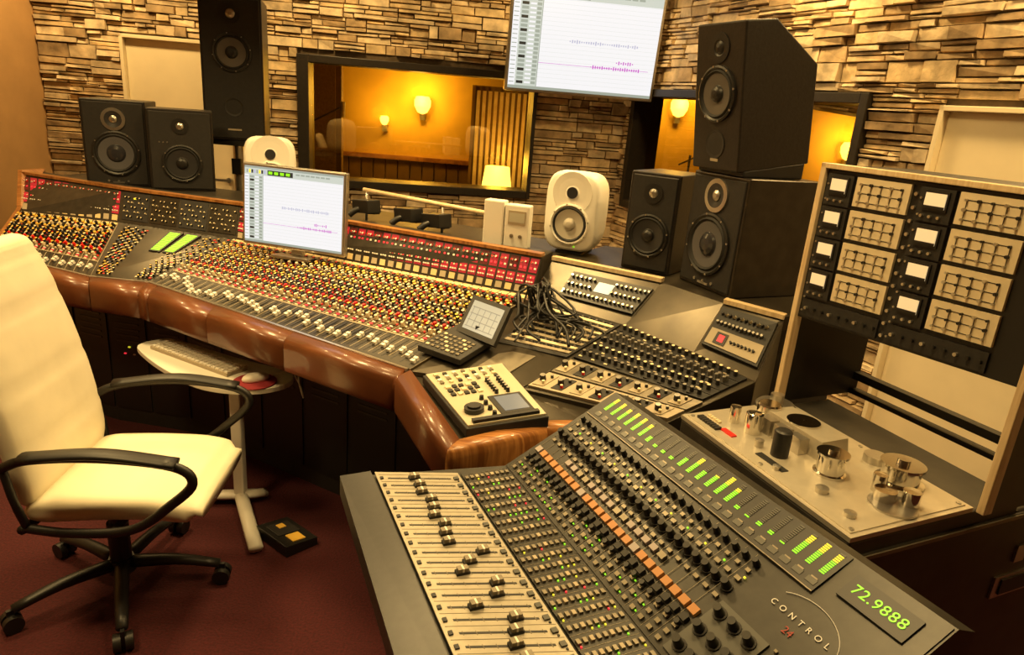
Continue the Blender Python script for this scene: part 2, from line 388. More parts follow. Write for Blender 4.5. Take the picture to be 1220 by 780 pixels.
R_=[(-2.60,3.12),(-1.89,2.90),(-1.64,2.84),(-.38,2.11)]
Fi=[(-2.62,3.30),(-1.95,3.01),(-1.67,3.0),(-.345,2.185)]
PROF=[(0,.822),(.55,.822),(.86,.818),(.96,.805),(1.0,.785),(1.0,.715),(.95,.695),(.8,.685),(0,.68)]
def padseg(m,o0,i0,o1,i1,mt):
    o0,i0,o1,i1=[V((*p,0)) for p in (o0,i0,o1,i1)];rings=[]
    for t in (0,.5,1):
        o=o0.lerp(o1,t);i=i0.lerp(i1,t);rings.append([V((*(i.lerp(o,u)).xy,z)) for u,z in PROF])
    m.loft(rings,mt,True,True)
def lerp2(a,b,t): return (a[0]+(b[0]-a[0])*t,a[1]+(b[1]-a[1])*t)
pad=MB()
for i,cuts in ((0,[0,.495,.5,.995]),(1,[.005,1]),(2,[.0,.045,.05,.32,.323,.63,.633,.995])):
    for a,b in zip(cuts[::2],cuts[1::2]):
        padseg(pad,lerp2(R_[i],R_[i+1],a),lerp2(Fi[i],Fi[i+1],a),lerp2(R_[i],R_[i+1],b),lerp2(Fi[i],Fi[i+1],b),LEA)
for i in range(3):
    qq=[lerp2(Fi[j],R_[j],t) for j,t in ((i,.0),(i+1,.0),(i+1,.12),(i,.12))]
    pad.hexa([V((x,y,.815)) for x,y in qq]+[V((x,y,.826)) for x,y in qq],SIL)
pad.make('armrest_pads',con)
# ------------------------------------------------------------------ corner desk (right wing)
desk=empty('studio_desk')
WB=[(.07,2.74,.96),(.43,2.50,.945),(.64,2.26,.94),(.80,2.07,.92)]
WT=[(.15,2.87,1.10),(.57,2.61,1.10),(.745,2.36,1.10),(.92,2.24,1.09)]
fl=[(-.335,2.18,.80),(-.12,1.70,.79),(.10,1.86,.79),(.30,1.90,.79),(.50,1.92,.80),(.05,2.12,.80)]
m=MB();m.prism(fl,.70,GPAN)
PQ=Q((-.335,2.185,.815),(.05,2.12,.815),WB[1],WB[0]);RQ=Q((.05,2.12,.81),(.50,1.92,.82),WB[3],WB[1])
for q in (PQ,RQ): m.hexa([V((p.x,p.y,.70)) for p in (q.A,q.B,q.C,q.D)]+[q.A,q.B,q.C,q.D],GPAN)
m.prism([RQ.C,RQ.D,WB[2]],.70,GPAN)
for i in range(3):
    m.hexa([V((WB[i][0],WB[i][1],.7)),V((WB[i+1][0],WB[i+1][1],.7)),V((WT[i+1][0],WT[i+1][1],.7)),V((WT[i][0],WT[i][1],.7)),V(WB[i]),V(WB[i+1]),V(WT[i+1]),V(WT[i])],GPAN)
shp=[WT[0],WT[1],WT[2],WT[3],(1.22,2.42,1.09),(1.25,2.75,1.10),(.95,3.15,1.10),(.42,3.30,1.10)]
m.prism([(p[0],p[1],1.10) for p in shp],1.05,GPAN);m.prism([(p[0]*.985+.02,p[1]*.99+.04,1.05) for p in shp],0,BLK2)
m.prism([(-.1,2.2,.7),(.08,1.98,.7),(.36,2.0,.7),(.5,2.02,.7),(.78,2.1,.7),(.6,2.4,.7),(.1,2.8,.7)],0,BLK2)
m.make('top',desk,.002)
m=MB()
padseg(m,(-.375,2.10),(-.335,2.18),(-.153,1.635),(-.12,1.70),LEA);m.make('leather_edge',desk)
m=MB();padseg(m,(-.150,1.632),(-.12,1.70),(.13,1.81),(.10,1.86),WOOD);padseg(m,(.133,1.812),(.10,1.86),(.31,1.85),(.30,1.90),WOOD);m.make('wood_edge',desk)
m=MB()
for a,b in ((V(WT[0]),V(WT[1])),(V(WT[2]),V(WT[3]))):
    d=(b-a).normalized();nn=V((-d.y,d.x,0));nn=nn if nn.y>0 else -nn
    m.hexa([a-nn*.01,b-nn*.01,b+nn*.025,a+nn*.025]+[p+V((0,0,.016)) for p in (a-nn*.01,b-nn*.01,b+nn*.025,a+nn*.025)],WOODL)
m.make('wood_rail',desk)
m=MB()
m.qplate(PQ,.30,.98,.42,.97,0,.008,BLK2)
for k in range(8):
    v=.46+k*.062;m.qplate(PQ,.33,.96,v,v+.028,.008,.012,CREAM if k%2 else LINE)
    for c in range(26): m.qbox(PQ,.345+c*.0235,v+.045,.006,.006,.012,BLK if c%3 else SIL)
m.qplate(PQ,.45,.75,.1,.36,0,.006,LGRY)
m.make('patch_bay',desk)
P1=Q(WB[0],WB[1],WT[1],WT[0]);P3=Q(WB[2],WB[3],WT[3],WT[2])
m=MB();m.qplate(P1,.26,.99,.22,.80,0,.012,BLK);qp=P1.up(.012)
for r in range(3):
    for c in range(17):
        if not(5<c<10 and r!=0): knob(m,qp,.29+c*.042,.32+r*.18,.006,.014,BLK2,CREAM if (c+r)%2 else SIL)
m.qplate(P1,.54,.69,.46,.68,.012,.014,mat('lcd_blue',(.2,.3,.35),.3,emit=.35,ecol=(.45,.6,.7)))
for s in (.27,.98):
    for t in (.3,.72): m.qbox(P1,s,t,.008,.008,.014,SIL)
m.make('rack_processor',desk)
m=MB();m.qplate(P3,.05,.95,.18,.90,0,.012,BLK);q3=P3.up(.012)
m.qplate(q3,.08,.92,.22,.50,0,.003,LINE);m.qplate(q3,.20,.38,.26,.46,.003,.005,BLK);m.qplate(q3,.25,.34,.30,.42,.005,.006,REDL)
for c in range(12): knob(m,q3,.12+c*.065,.62,.006,.012,SIL,SIL);knob(m,q3,.12+c*.065,.78,.006,.012,CREAM if c%2 else BLK2,BLK2)
for c in range(7): knob(m,q3,.46+c*.06,.36,.005,.012,BLK,BLK)
m.make('rack_compressor',desk)
m=MB()
for k in range(2):
    v0=.03+k*.205;m.qplate(RQ,.02,.98,v0,v0+.185,0,.010,LINE if k==0 else LGRY);q=RQ.up(.01)
    for c in range(7):
        u=.07+c*.135;m.qplate(q,u-.035,u+.045,v0+.02,v0+.165,0,.003,BLK2 if c%2 else LINE)
        knob(m,q,u-.015,v0+.09,.012,.022,BLK,SIL);knob(m,q,u+.022,v0+.05,.006,.014,RED if c%2 else CREAM,CREAM);knob(m,q,u+.022,v0+.13,.006,.014,BLK,SIL)
m.make('outboard_preamps',desk)
m=MB()
for k in range(5):
    v0=.45+k*.105;m.qplate(RQ,.02,.96,v0,v0+.097,0,.010,BLK);q=RQ.up(.01)
    for c in range(18):
        u=.05+c*.05
        knob(m,q,u,v0+.065,.0075,.018,SIL if k in(3,) else BLK2,[SIL,CREAM,SIL,SIL,CREAM][k])
        if c%2==0 and k!=3: m.qbox(q,u,v0+.025,.012,.006,.004,random.choice([LINE,CREAM,BLK2]))
        if k==3: m.cyl(q.fr(u,v0+.03),.006,.02,SIL,n=8)
m.make('outboard_equalisers',desk)
m=MB()
for i in range(18):
    x0,y0=rnd(-.02,.14),rnd(2.50,2.66);zz=.935
    x1,y1=rnd(0,.40),rnd(2.28,2.46)
    m.tube([(x0,y0,zz+.03),(x0+rnd(-.03,.04),y0-.02,zz+.10+rnd(0,.05)),(rnd(.0,.25),rnd(2.42,2.52),.965+rnd(0,.04)),(x1,y1+.05,.94+rnd(0,.03)),(x1+rnd(-.05,.06),y1-.01,.92)],rnd(.0035,.006),BLK,6)
    f=Fr((x0,y0,zz),(1,0,0),(0,1,0),(0,0,1));m.cyl(f,.008,.05,SIL if i%3==0 else BLK,n=8)
m.make('patch_cables')
# ------------------------------------------------------------------ light-coloured remote + small lcd
ct=empty('transport_controller')
cq=Q((-.285,2.115,.832),(-.105,1.745,.832),(.130,1.825,.855),(-.02,2.225,.855))
m=MB();m.hexa([V((p.x,p.y,.803)) for p in (cq.A,cq.B,cq.C,cq.D)]+[cq.A,cq.B,cq.C,cq.D],BLK2);m.make('base',ct,.004)
m=MB();m.qplate(cq,.02,.98,.03,.97,0,.006,mat('warm_grey_plate',(.52,.47,.34),.4));c2=cq.up(.006)
m.qplate(c2,.60,.90,.48,.88,0,.004,BLK);m.qplate(c2,.63,.87,.54,.84,.004,.005,mat('lcd_grey',(.12,.14,.16),.2,emit=.25,ecol=(.3,.33,.4)))
for r in range(7):
    for c in range(4): m.qbox(c2,.08+c*.055,.12+r*.11,.014,.012,.006,[CREAM,BLK2,WHITE,LGRY][(r+c)%4])
for r in range(5):
    for c in range(3): m.qbox(c2,.34+c*.07,.14+r*.08,.018,.014,.006,BLK2 if (r+c)%3 else CREAM)
for c in range(6): knob(m,c2,.33+c*.045,.62,.007,.016,BLK,SIL);knob(m,c2,.33+c*.045,.76,.007,.016,BLK,SIL)
m.cyl(c2.fr(.78,.22),.030,.014,BLK,n=24);m.cyl(c2.fr(.78,.22),.020,.020,BLK2,n=24)
for c in range(4): knob(m,c2,.62+c*.09,.40,.008,.014,BLK,BLK)
m.qplate(c2,.93,.97,.1,.9,0,.01,BLK)
m.make('controls',ct)
sl=empty('touchscreen_remote')
m=MB();bq=Q((-.33,2.29,.875),(-.17,2.20,.865),(-.06,2.34,.905),(-.20,2.46,.915))
m.hexa([V((p.x,p.y,p.z-.022)) for p in (bq.A,bq.B,bq.C,bq.D)]+[bq.A,bq.B,bq.C,bq.D],BLK2)
for r in range(5):
    for c in range(7): m.qbox(bq,.12+c*.12,.12+r*.11,.014,.012,.005,LGRY if (r+c)%4 else CREAM)
m.make('keypad',sl,.002)
m=MB();sq=Q((-.205,2.40,.905),(-.06,2.26,.905),(-.01,2.36,1.02),(-.155,2.50,1.02))
m.hexa([p-sq.N*.018 for p in (sq.A,sq.B,sq.C,sq.D)]+[sq.A,sq.B,sq.C,sq.D],BLK)
m.qplate(sq,.10,.90,.13,.88,0,.001,mat('lcd_pale',(.1,.1,.08),.3,emit=.6,ecol=(.62,.60,.44)))
LL=mat('lcd_lines',(.1,.1,.1),.3,emit=.35,ecol=(.42,.42,.33))
for r in range(4): m.qplate(sq,.14,.86,.20+r*.17,.22+r*.17,.001,.002,LL)
for r in range(5): m.qplate(sq,.17+r*.15,.18+r*.15,.2,.73,.001,.002,LL)
m.box(Fr(sq.P(.5,.3,-.03),(1,0,0),(0,1,0),(0,0,1)),-.03,.03,-.02,.04,-.04,.02,BLK)
m.make('screen',sl)
# ------------------------------------------------------------------ screens
def scr(n,c): return mat(n,(.02,.02,.02),.4,emit=1,ecol=c)
SCRW=scr('screen_white',(.92,.91,.92));SCRG=scr('screen_grey',(.36,.40,.33));SCRD=scr('screen_dark',(.015,.02,.02))
SCRM=scr('screen_magenta',(.62,.10,.60));SCRL=scr('screen_line',(.50,.50,.66));SCRI=scr('screen_list',(.62,.66,.58))
def screen(name,fr,w,h,bez,frame_m,par,th=.04):
    m=MB();m.box(fr,-w/2,w/2,-th,0,0,h,frame_m);m.make('housing',par,.006)
    m=MB();q=Q(fr.P(-w/2+bez,.001,bez),fr.P(w/2-bez,.001,bez),fr.P(w/2-bez,.001,h-bez),fr.P(-w/2+bez,.001,h-bez))
    if q.N.dot(fr.Y)<0: q.N=-q.N
    m.qplate(q,0,1,0,1,0,.001,SCRW)
    m.qplate(q,0,1,.975,1,.001,.0016,SCRG);m.qplate(q,0,1,.89,.975,.001,.0016,SCRI)
    m.qplate(q,.24,.50,.90,.965,.0016,.002,SCRD)
    for k in range(4): m.qplate(q,.25+k*.06,.29+k*.06,.915,.95,.002,.0024,GRNL)
    for k in range(8): m.qplate(q,.02+k*.026,.038+k*.026,.91,.955,.0016,.002,[SCRG,YELL,SCRD,SCRL][k%4])
    for k in range(7): m.qplate(q,.53+k*.05,.57+k*.05,.935,.955,.0016,.002,SCRG)
    m.qplate(q,.0,.19,.03,.89,.001,.0014,SCRI);m.qplate(q,0,.045,.03,.89,.0014,.0018,SCRW)
    for k in range(20):
        z=.05+k*.042
        m.qplate(q,.055,.10,z,z+.028,.0014,.002,SCRG if k%3 else SCRD);m.qplate(q,.11,.15,z+.005,z+.022,.0014,.002,SCRW);m.qplate(q,.155,.185,z,z+.028,.0014,.002,SCRG)
        m.qplate(q,.005,.038,z+.008,z+.016,.0018,.0022,SCRG)
        m.qplate(q,.19,1,z+.034,z+.0355,.001,.0013,SCRI)
    m.qplate(q,.19,.195,0,.9,.001,.0016,SCRG)
    for zz,n0,nn_ in ((.27,22,22),(.50,12,30),(.33,33,8)):
        for k in range(n0,n0+nn_):
            a=rnd(.004,.020);m.qplate(q,.20+k*.016,.208+k*.016,zz-a,zz+a,.0014,.0018,SCRM if zz<.4 else SCRL)
    m.qplate(q,.196,.96,.267,.271,.0014,.0018,SCRM);m.qplate(q,0,1,0,.03,.0014,.002,SCRG)
    m.make('display',par)
tv=empty('wall_television')
tf=Fr(fB.P(3.895,.40,1.825),fB.X,(fB.Y-V((0,0,.10))),(fB.Z+fB.Y*.10))
screen('tv',tf,1.13,.74,.022,SIL,tv,.05)
m=MB();m.box(tf,-.06,.06,-.43,-.05,.32,.42,BLK);m.box(tf,-.15,.15,-.08,-.05,.2,.5,BLK);m.box(fB.at(3.895,0,2.2),-.12,.12,.0,.06,-.15,.15,BLK);m.make('wall_arm',tv)
mon=empty('computer_monitor')
mf=yawfr((-1.045,3.10,1.0),-106);mf=Fr(mf.o,mf.X,mf.Y+V((0,0,.06)),mf.Z-mf.Y*.06)
screen('mon',mf,.54,.375,.014,SIL,mon,.03)
m=MB();m.box(mf,-.04,.04,-.06,-.03,-.0,.2,SIL);m.box(mf,-.10,.10,-.14,.02,-.045,-.03,SIL);m.box(mf,-.03,.03,-.06,-.035,-.04,.05,SIL);m.make('stand',mon,.003)
# ------------------------------------------------------------------ speakers
def driver(m,fr,R,cone=CONE,ring=BLK,cap=BLK,hole=.3):
    m.lathe(fr,[(R,0,ring),(R,.008,ring),(R*.93,.011,ring),(R*.86,.006,RUB),(R*.80,.012,RUB),(R*.73,.006,cone),(R*(hole+.02),.001,cap),(R*hole,.002,cap),(R*hole*.85,.010,cap),(R*hole*.5,.016,cap),(.0005,.018,cap)],cone,28)
    for k in range(8):
        a=k*math.pi/4+.2;m.cyl(fr.at(R*.96*math.cos(a),R*.96*math.sin(a),.008),.004,.003,SIL,n=6)
def front(fr,x,z,y=0): return Fr(fr.P(x,y,z),fr.X,fr.Z,fr.Y)
def speaker(name,fr,w,d,h,woof,tweet,extra=None,bm=SPK,bev=.006):
    e=empty(name);m=MB();m.box(fr,-w/2,w/2,-d,0,0,h,bm);m.make('cabinet',e,bev,3)
    m=MB();m.box(fr,-w/2+.012,w/2-.012,-.002,.006,.012,h-.012,BLK2);m.make('baffle',e,.004)
    m=MB()
    for (x,z,R,*c) in woof: driver(m,front(fr,x,z,.006),R,*(c or ()))
    for (x,z,R) in tweet:
        f=front(fr,x,z,.006);m.lathe(f,[(R*2.0,0,BLK),(R*2.0,.004,BLK),(R*1.1,.004,BLK),(R,.001,SIL),(R*.8,.006,SIL),(R*.4,.010,SIL),(.0005,.011,SIL)],BLK,24)
    if extra: extra(m,fr)
    m.make('drivers',e);return e
def krk(m,fr,w=.33,h=.465):
    f=front(fr,0,h*.80,.006)
    m.lathe(f,[(.062,0,SIL),(.062,.006,SIL),(.045,.007,CONE),(.022,.001,BLK),(.02,.004,SIL),(.01,.01,SIL),(.0005,.011,SIL)],SIL,24)
    for k in range(3): m.cyl(front(fr,-.05+k*.05,.03,.006),.006,.004,SIL,n=10)
    m.box(fr,-.03,.03,.006,.009,.018,.026,SIL)
f=yawfr((-2.33,3.96,1.101),-72);speaker('studio_monitor',f,.33,.34,.475,[(0,.185,.125,mat('woven_cone',(.10,.10,.11),.3),BLK,mat('dustcap',(.03,.03,.035),.2),.38)],[],krk)
f=yawfr((-1.965,3.98,1.101),-66)
speaker('studio_monitor.001',f,.34,.28,.45,[(0,.155,.105)],[(0,.36,.022)],lambda m,fr:[m.cyl(front(fr,-.11+.02*k,.27,.006),.004,.004,SIL,n=8) for k in range(3)])
f=yawfr((-1.845,4.45,1.375),-75);e=speaker('tower_speaker',f,.36,.36,.84,[(.0,.52,.115,mat('pale_cone',(.12,.11,.10),.35))],[(0,.74,.028)],lambda m,fr:(m.box(fr,-.04,.04,.006,.010,.06,.07,LINE),m.lathe(front(fr,0,.2,.006),[(.055,0),(.055,.004),(.045,.001),(.001,.001)],BLK2,24)))
m=MB();wf=Fr((-1.89,4.6,0),(1,0,0),(0,1,0),(0,0,1));m.cyl(wf,.035,1.34,SIL,n=16);m.box(wf,-.15,.15,-.15,.15,1.34,1.373,BLK);m.box(wf,-.2,.2,-.2,.2,0,.02,BLK);m.box(wf,-.03,.03,-.05,.05,1.15,1.25,BLK);m.make('stand',e)
def genelec(name,o,yaw,w,d,h):
    e=empty(name);fr=yawfr(o,yaw);m=MB();zb=.014
    n=28;rings=[]
    for k,(y,sc) in enumerate([(-d,.55),(-d*.97,.72),(-d*.85,.88),(-d*.6,.97),(-d*.3,1.0),(-.05,1.0),(-.02,.985),(-.006,.955),(0,.90)]):
        rg=[]
        for i in range(n):
            a=2*math.pi*i/n;c,s_=math.cos(a),math.sin(a);p=2/4.2
            x=math.copysign(abs(c)**p,c)*w/2*sc;z=math.copysign(abs(s_)**p,s_)*h/2*sc
            rg.append(fr.P(x,y,h/2+zb+z))
        rings.append(rg)
    m.loft(rings,WHITE);m.make('cabinet',e)
    m=MB();gc=mat('white_speaker_cone',(.50,.46,.38),.5)
    driver(m,front(fr,0,zb+h*.35,0),w*.36,gc,WHITE,gc)
    m.lathe(front(fr,0,zb+h*.74,0),[(w*.36,.0),(w*.36,.003),(w*.25,.001),(w*.13,.0005)],WHITE,24);m.cyl(front(fr,0,zb+h*.74,0),w*.10,.005,CONE,n=20)
    m.cyl(front(fr,.03,.04,-.002),.004,.004,GRNL,n=8);m.make('drivers',e)
    m=MB();m.box(fr,-.06,.06,-d*.8,-.02,0.001,.012,BLK);m.box(fr,-.02,.02,-d*.5,-.08,.01,.03,BLK);m.make('foot',e)
genelec('white_studio_monitor',(-1.36,3.72,1.10),-68,.27,.24,.345)
genelec('white_studio_monitor.001',(.215,3.0,1.10),-112,.25,.24,.35)
f=yawfr((.525,2.78,1.101),-124);speaker('studio_monitor.002',f,.215,.27,.40,[(0,.15,.088)],[(0,.32,.02)])
f=Fr((.718,2.56,1.101),(.41,-.912,0),(-.912,-.41,0),(0,0,1))
speaker('large_studio_monitor',f,.31,.34,.43,[(-.005,.17,.118,mat('woven_cone',(.1,.1,.1)),BLK,mat('dustcap',(.03,.03,.03)),.38)],[],lambda m,fr:krk(m,fr,.31,.44),bm=mat('speaker_metal_grey',(.045,.036,.026),.3,.4,noise=.2,nscale=20))
e=empty('wedge_speaker')
X=V((.42,-.907,0));Yo=V((-.907,-.42,0));ti=math.radians(8);Yt=Yo*math.cos(ti)-V((0,0,1))*math.sin(ti);Zt=V((0,0,1))*math.cos(ti)+Yo*math.sin(ti)
f=Fr((.685,2.555,1.545),X,Yt,Zt)
w=.25;P_=[(0,0),(-.325,0),(-.325,.34),(-.13,.49),(0,.49)]
m=MB();m.loft([[f.P(-w/2,y,z) for y,z in P_],[f.P(w/2,y,z) for y,z in P_]],SPK,smooth=False)
m.prism([tuple(f.P(-w/2,-.03,.004)),tuple(f.P(w/2,-.03,.004)),tuple(f.P(w/2,-.31,.004)),tuple(f.P(-w/2,-.31,.004))],1.532,BLK)
m.make('cabinet',e,.006,3)
m=MB();driver(m,front(f,0,.26,0),.095,mat('pale_cone',(.1,.1,.1)));m.lathe(front(f,0,.41,0),[(.05,0),(.05,.004),(.028,.004),(.022,.001),(.015,.006),(.0005,.01)],BLK,24)
m.lathe(front(f,0,.09,0),[(.05,0),(.05,.003),(.04,.001),(.001,.001)],BLK2,24);m.box(f,-.02,.02,0,.003,.03,.04,LINE);m.make('drivers',e)
e=empty('desktop_meter');f=yawfr((-.065,2.975,1.101),-108);m=MB();m.box(f,-.105,-.012,-.06,0,0,.215,WHITE);m.box(f,-.008,.105,-.06,-.005,.0,.205,WHITE);m.make('case',e,.006)
m=MB();m.box(f,.01,.09,-.006,-.002,.12,.18,LINE);m.box(f,.015,.085,-.003,-.001,.13,.17,mat('meter_face',(.5,.48,.38),.4));m.cyl(front(f,.03,.07,-.005),.008,.006,LGRY,n=12);m.cyl(front(f,.07,.07,-.005),.008,.006,LGRY,n=12);m.make('face',e)
e=empty('console_lamp_bar');m=MB()
a=V((-.80,3.47,1.255));b=V((.05,3.09,1.22));m.tube([a,b],.011,WOODL,10,sub=1)
for t in (.02,.5,.98):
    p=a.lerp(b,t);m.tube([p,(p.x,p.y,1.101)],.007,SIL,8,sub=1)
m.make('bar',e)
for k,t in enumerate((.03,.30,.47)):
    p=a.lerp(b,t)+V((0,-.04,-.075));m=MB()
    f2=Fr(p,(.75,-.66,.1),(.66,.75,0),(-.1,0,1))
    m.box(f2,-.065,.065,-.04,.04,-.03,.035,BLK);m.box(f2,-.03,.03,.02,.06,-.04,.02,BLK)
    m.tube([p,p+V((-.05,-.02,-.02)),p+V((-.08,-.03,-.045))],.016,BLK,8)
    m.make('clip_lamp_%d'%(k+1),e,.004)
# ------------------------------------------------------------------ digital console (foreground)
dg=empty('digital_mixing_console')
LN=.965
fr0,fl0,bb0,cc0,kk0=V((-.40,1.506,.79)),V((-.323,1.526,.80)),V((-.108,1.555,.80)),V((.01,1.612,.80)),V((.30,1.755,.975))
dirs=[V((.396,-.918,0)),V((.41,-.91,0)),V((.418,-.907,0)),V((.424,-.905,0)),V((.455,-.89,0))]
fr1,fl1,bb1,cc1,kk1=[p+d*LN for p,d in zip((fr0,fl0,bb0,cc0,kk0),dirs)]
m=MB()
m.hexa([fr0-V((0,0,.05)),fr1-V((0,0,.05)),V((cc1.x,cc1.y,.68)),V((cc0.x,cc0.y,.68)),fr0,fr1,cc1,cc0],DIGD)
m.hexa([V((cc0.x,cc0.y,.68)),V((cc1.x,cc1.y,.68)),V((kk1.x,kk1.y,.70)),V((kk0.x,kk0.y,.70)),cc0,cc1,kk1,kk0],DIGD)
bk=V((.045,.022,0))
m.hexa([V((kk0.x,kk0.y,.70)),V((kk1.x,kk1.y,.70)),V((kk1.x,kk1.y,.70))+bk,V((kk0.x,kk0.y,.70))+bk,kk0,kk1,kk1+bk-V((0,0,.02)),kk0+bk-V((0,0,.02))],DIGD)
m.make('chassis',dg)
m=MB()
for t in (.12,.88):
    p=fl0.lerp(fl1,t);k=kk0.lerp(kk1,t);m.hexa([V((p.x+.1,p.y+.03,0)),V((p.x+.13,p.y-.02,0)),V((k.x,k.y-.02,0)),V((k.x-.03,k.y+.03,0)),V((p.x+.1,p.y+.03,.70)),V((p.x+.13,p.y-.02,.70)),V((k.x,k.y-.02,.70)),V((k.x-.03,k.y+.03,.70))],BLK2)
m.make('stand',dg)
FQ=Q(fl0,fl1,bb1,bb0);BQ=Q(bb0,bb1,cc1,cc0);SQ=Q(cc0,cc1,kk1,kk0);AQ=Q(fr0,fr1,fl1,fl0)
m=MB();N=24;ue=.86
m.qplate(FQ,.005,.995,.02,.985,0,.003,FAB)
m.qplate(AQ,.0,1,.0,.95,0,.004,mat('armrest_black',(.02,.019,.018),.35,noise=.2,nscale=60))
pos=[.44,.46,.44,.50,.48,.44,.50,.46,.44,.72,.54,.42,.68,.62,.38,.66,.60,.54,.56,.60,.62,.18,.22,.20]
q=FQ.up(.003)
for c in range(N):
    u=.02+(c+.5)/N*ue
    m.qplate(q,u-.0025,u+.0025,.14,.86,0,.0008,BLK);m.qplate(q,u-.0195,u-.0185,.05,.97,0,.0006,LGRY)
    for k in range(7): m.qbox(q,u,.17+k*.11,.011,.0012,.0008,LGRY)
    m.qbox(q,u,pos[c],.016,.028,.006,BLK2);m.qbox(q,u,pos[c],.014,.022,.014,LGRY);m.qbox(q,u,pos[c],.0145,.004,.0145,WHITE)
    m.qbox(q,u,.92,.012,.012,.004,DIGM);m.qbox(q,u,.07,.010,.008,.003,BLK);m.qbox(q,u+.012,.93,.004,.004,.002,BLK)
m.make('fader_bank',dg)
m=MB();m.qplate(BQ,.005,.995,.03,.97,0,.002,DIGD)
q=BQ.up(.002)
for c in range(N):
    u=.02+(c+.5)/N*ue
    m.qplate(q,u-.0195,u-.0188,.02,.98,0,.0006,LGRY)
    for k in range(9):
        v=.08+k*.105
        m.qbox(q,u,v,.012,.008,.005,LGRY if (k not in (2,5)) else LINE)
        if random.random()<.25: m.qbox(q,u+.012,v,.0035,.003,.003,random.choice([GRNL,YELL,GRNL,REDL]))
for k in range(9): 
    for c in range(4): m.qbox(q,.90+c*.025,.08+k*.105,.013,.009,.005,LGRY if (k+c)%3 else CREAM)
m.make('button_bank',dg)
m=MB();m.qplate(SQ,.004,.996,.01,.99,0,.003,DIGD);q=SQ.up(.003)
um=.69;umm=.775
LIL=mat('lilac_button',(.36,.31,.31),.5)
for c in range(N):
    u=.02+(c+.5)/N*um
    m.qplate(q,u-.0158,u-.0150,.02,.70,0,.0006,LGRY)
    for k in range(3):
        m.qbox(q,u,.05+k*.05,.011,.009,.005,LGRY)
        if random.random()<.3: m.qbox(q,u+.01,.05+k*.05,.003,.003,.003,GRNL)
    m.qbox(q,u,.205,.016,.014,.009,BLK2);m.cyl(q.fr(u,.165),.006,.012,BLK,n=8)
    m.qbox(q,u,.265,.020,.017,.008,ORG if c%8 else LIL)
    if 3<c<19: m.qbox(q,u,.345,.018,.014,.007,LIL if (c//2)%3 else LGRY)
    m.qbox(q,u,.395,.012,.008,.005,LGRY)
    m.cyl(q.fr(u,.465),.010,.022,BLK,.0075,12,BLK2);m.cyl(q.fr(u,.465),.012,.003,BLK2,n=12)
    m.qbox(q,u,.535,.013,.009,.004,LGRY)
    if c%2: m.qbox(q,u+.008,.56,.004,.004,.003,GRNL if c%4==1 else YELL)
    m.qbox(q,u,.60,.010,.008,.004,LGRY)
    m.cyl(q.fr(u,.655),.008,.016,BLK,.006,8)
m.qplate(q,.012,umm+.03,.725,.985,0,.003,BLK)
m.qplate(q,.012,umm+.03,.72,.725,0,.004,LGRY)
lv=[.9,.9,.8,.9,.85,.8,.3,.1,.15,.1,.5,.85,.5,.6,.95,.7,.1,.05,.1,.1,.05,.9,.95,.9]
for c in range(N):
    u=.03+(c+.5)/N*umm
    for k in range(12):
        m.qbox(q,u,.83+k*.0125,.011,.0028,.0040,(GRNL if k<7 else YELL) if k/12<lv[c] else DIGM,0)
    m.qbox(q,u,.765,.020,.012,.0042,DIGM);m.qbox(q,u,.785,.014,.003,.0042,LGRY)
m.qplate(q,.835,.965,.79,.93,0,.004,BLK)
m.qplate(q,.715,.835,.04,.40,0,.004,DIGM)
for r in range(3):
    for c in range(3):
        fk=q.fr(.735+c*.038,.10+r*.12,.004);m.cyl(fk,.0135,.003,BLK2,n=16);m.cyl(fk,.010,.024,BLK if (r+c)%2 else DIGD,.008,16)
for r in range(3):
    for c in range(4): m.qbox(q,.87+c*.028,.10+r*.06,.010,.008,.004,LGRY)
for c in range(8): m.qbox(q,.85+c*.016,.40,.006,.005,.004,LGRY)
m.make('channel_section',dg)
TXT=mat('engraved_white',(.75,.73,.65),.5,emit=.05)
def text(body,name,frm,size,mt,par,ext=.0004,space=1.0):
    c=bpy.data.curves.new(name,'FONT');c.body=body;c.size=size;c.extrude=ext;c.space_character=space;c.materials.append(mt);c.align_x='CENTER';c.align_y='CENTER'
    o=bpy.data.objects.new(name,c);SC.collection.objects.link(o);o.parent=par
    M=Matrix.Identity(4)
    for i in range(3): M[i][0]=frm.X[i];M[i][1]=frm.Y[i];M[i][2]=frm.Z[i];M[i][3]=frm.o[i]
    o.matrix_world=M;return o
text('CONTROL','logo_text',SQ.fr(.835,.57,.004),.016,TXT,dg,space=2.0)
text('24','logo_number',SQ.fr(.835,.50,.004),.020,mat('logo_red',(.35,.03,.02),.5),dg)
text('72.9888','time_display',SQ.fr(.90,.86,.0078),.029,GRNL,dg,space=1.1)
m=MB();pts=[SQ.P(.835+.085*math.cos(t),.52+.17*math.sin(t),.0035) for t in [i*.12-.9 for i in range(28)]];m.tube(pts,.0007,TXT,5,sub=1);m.make('logo_arc',dg)
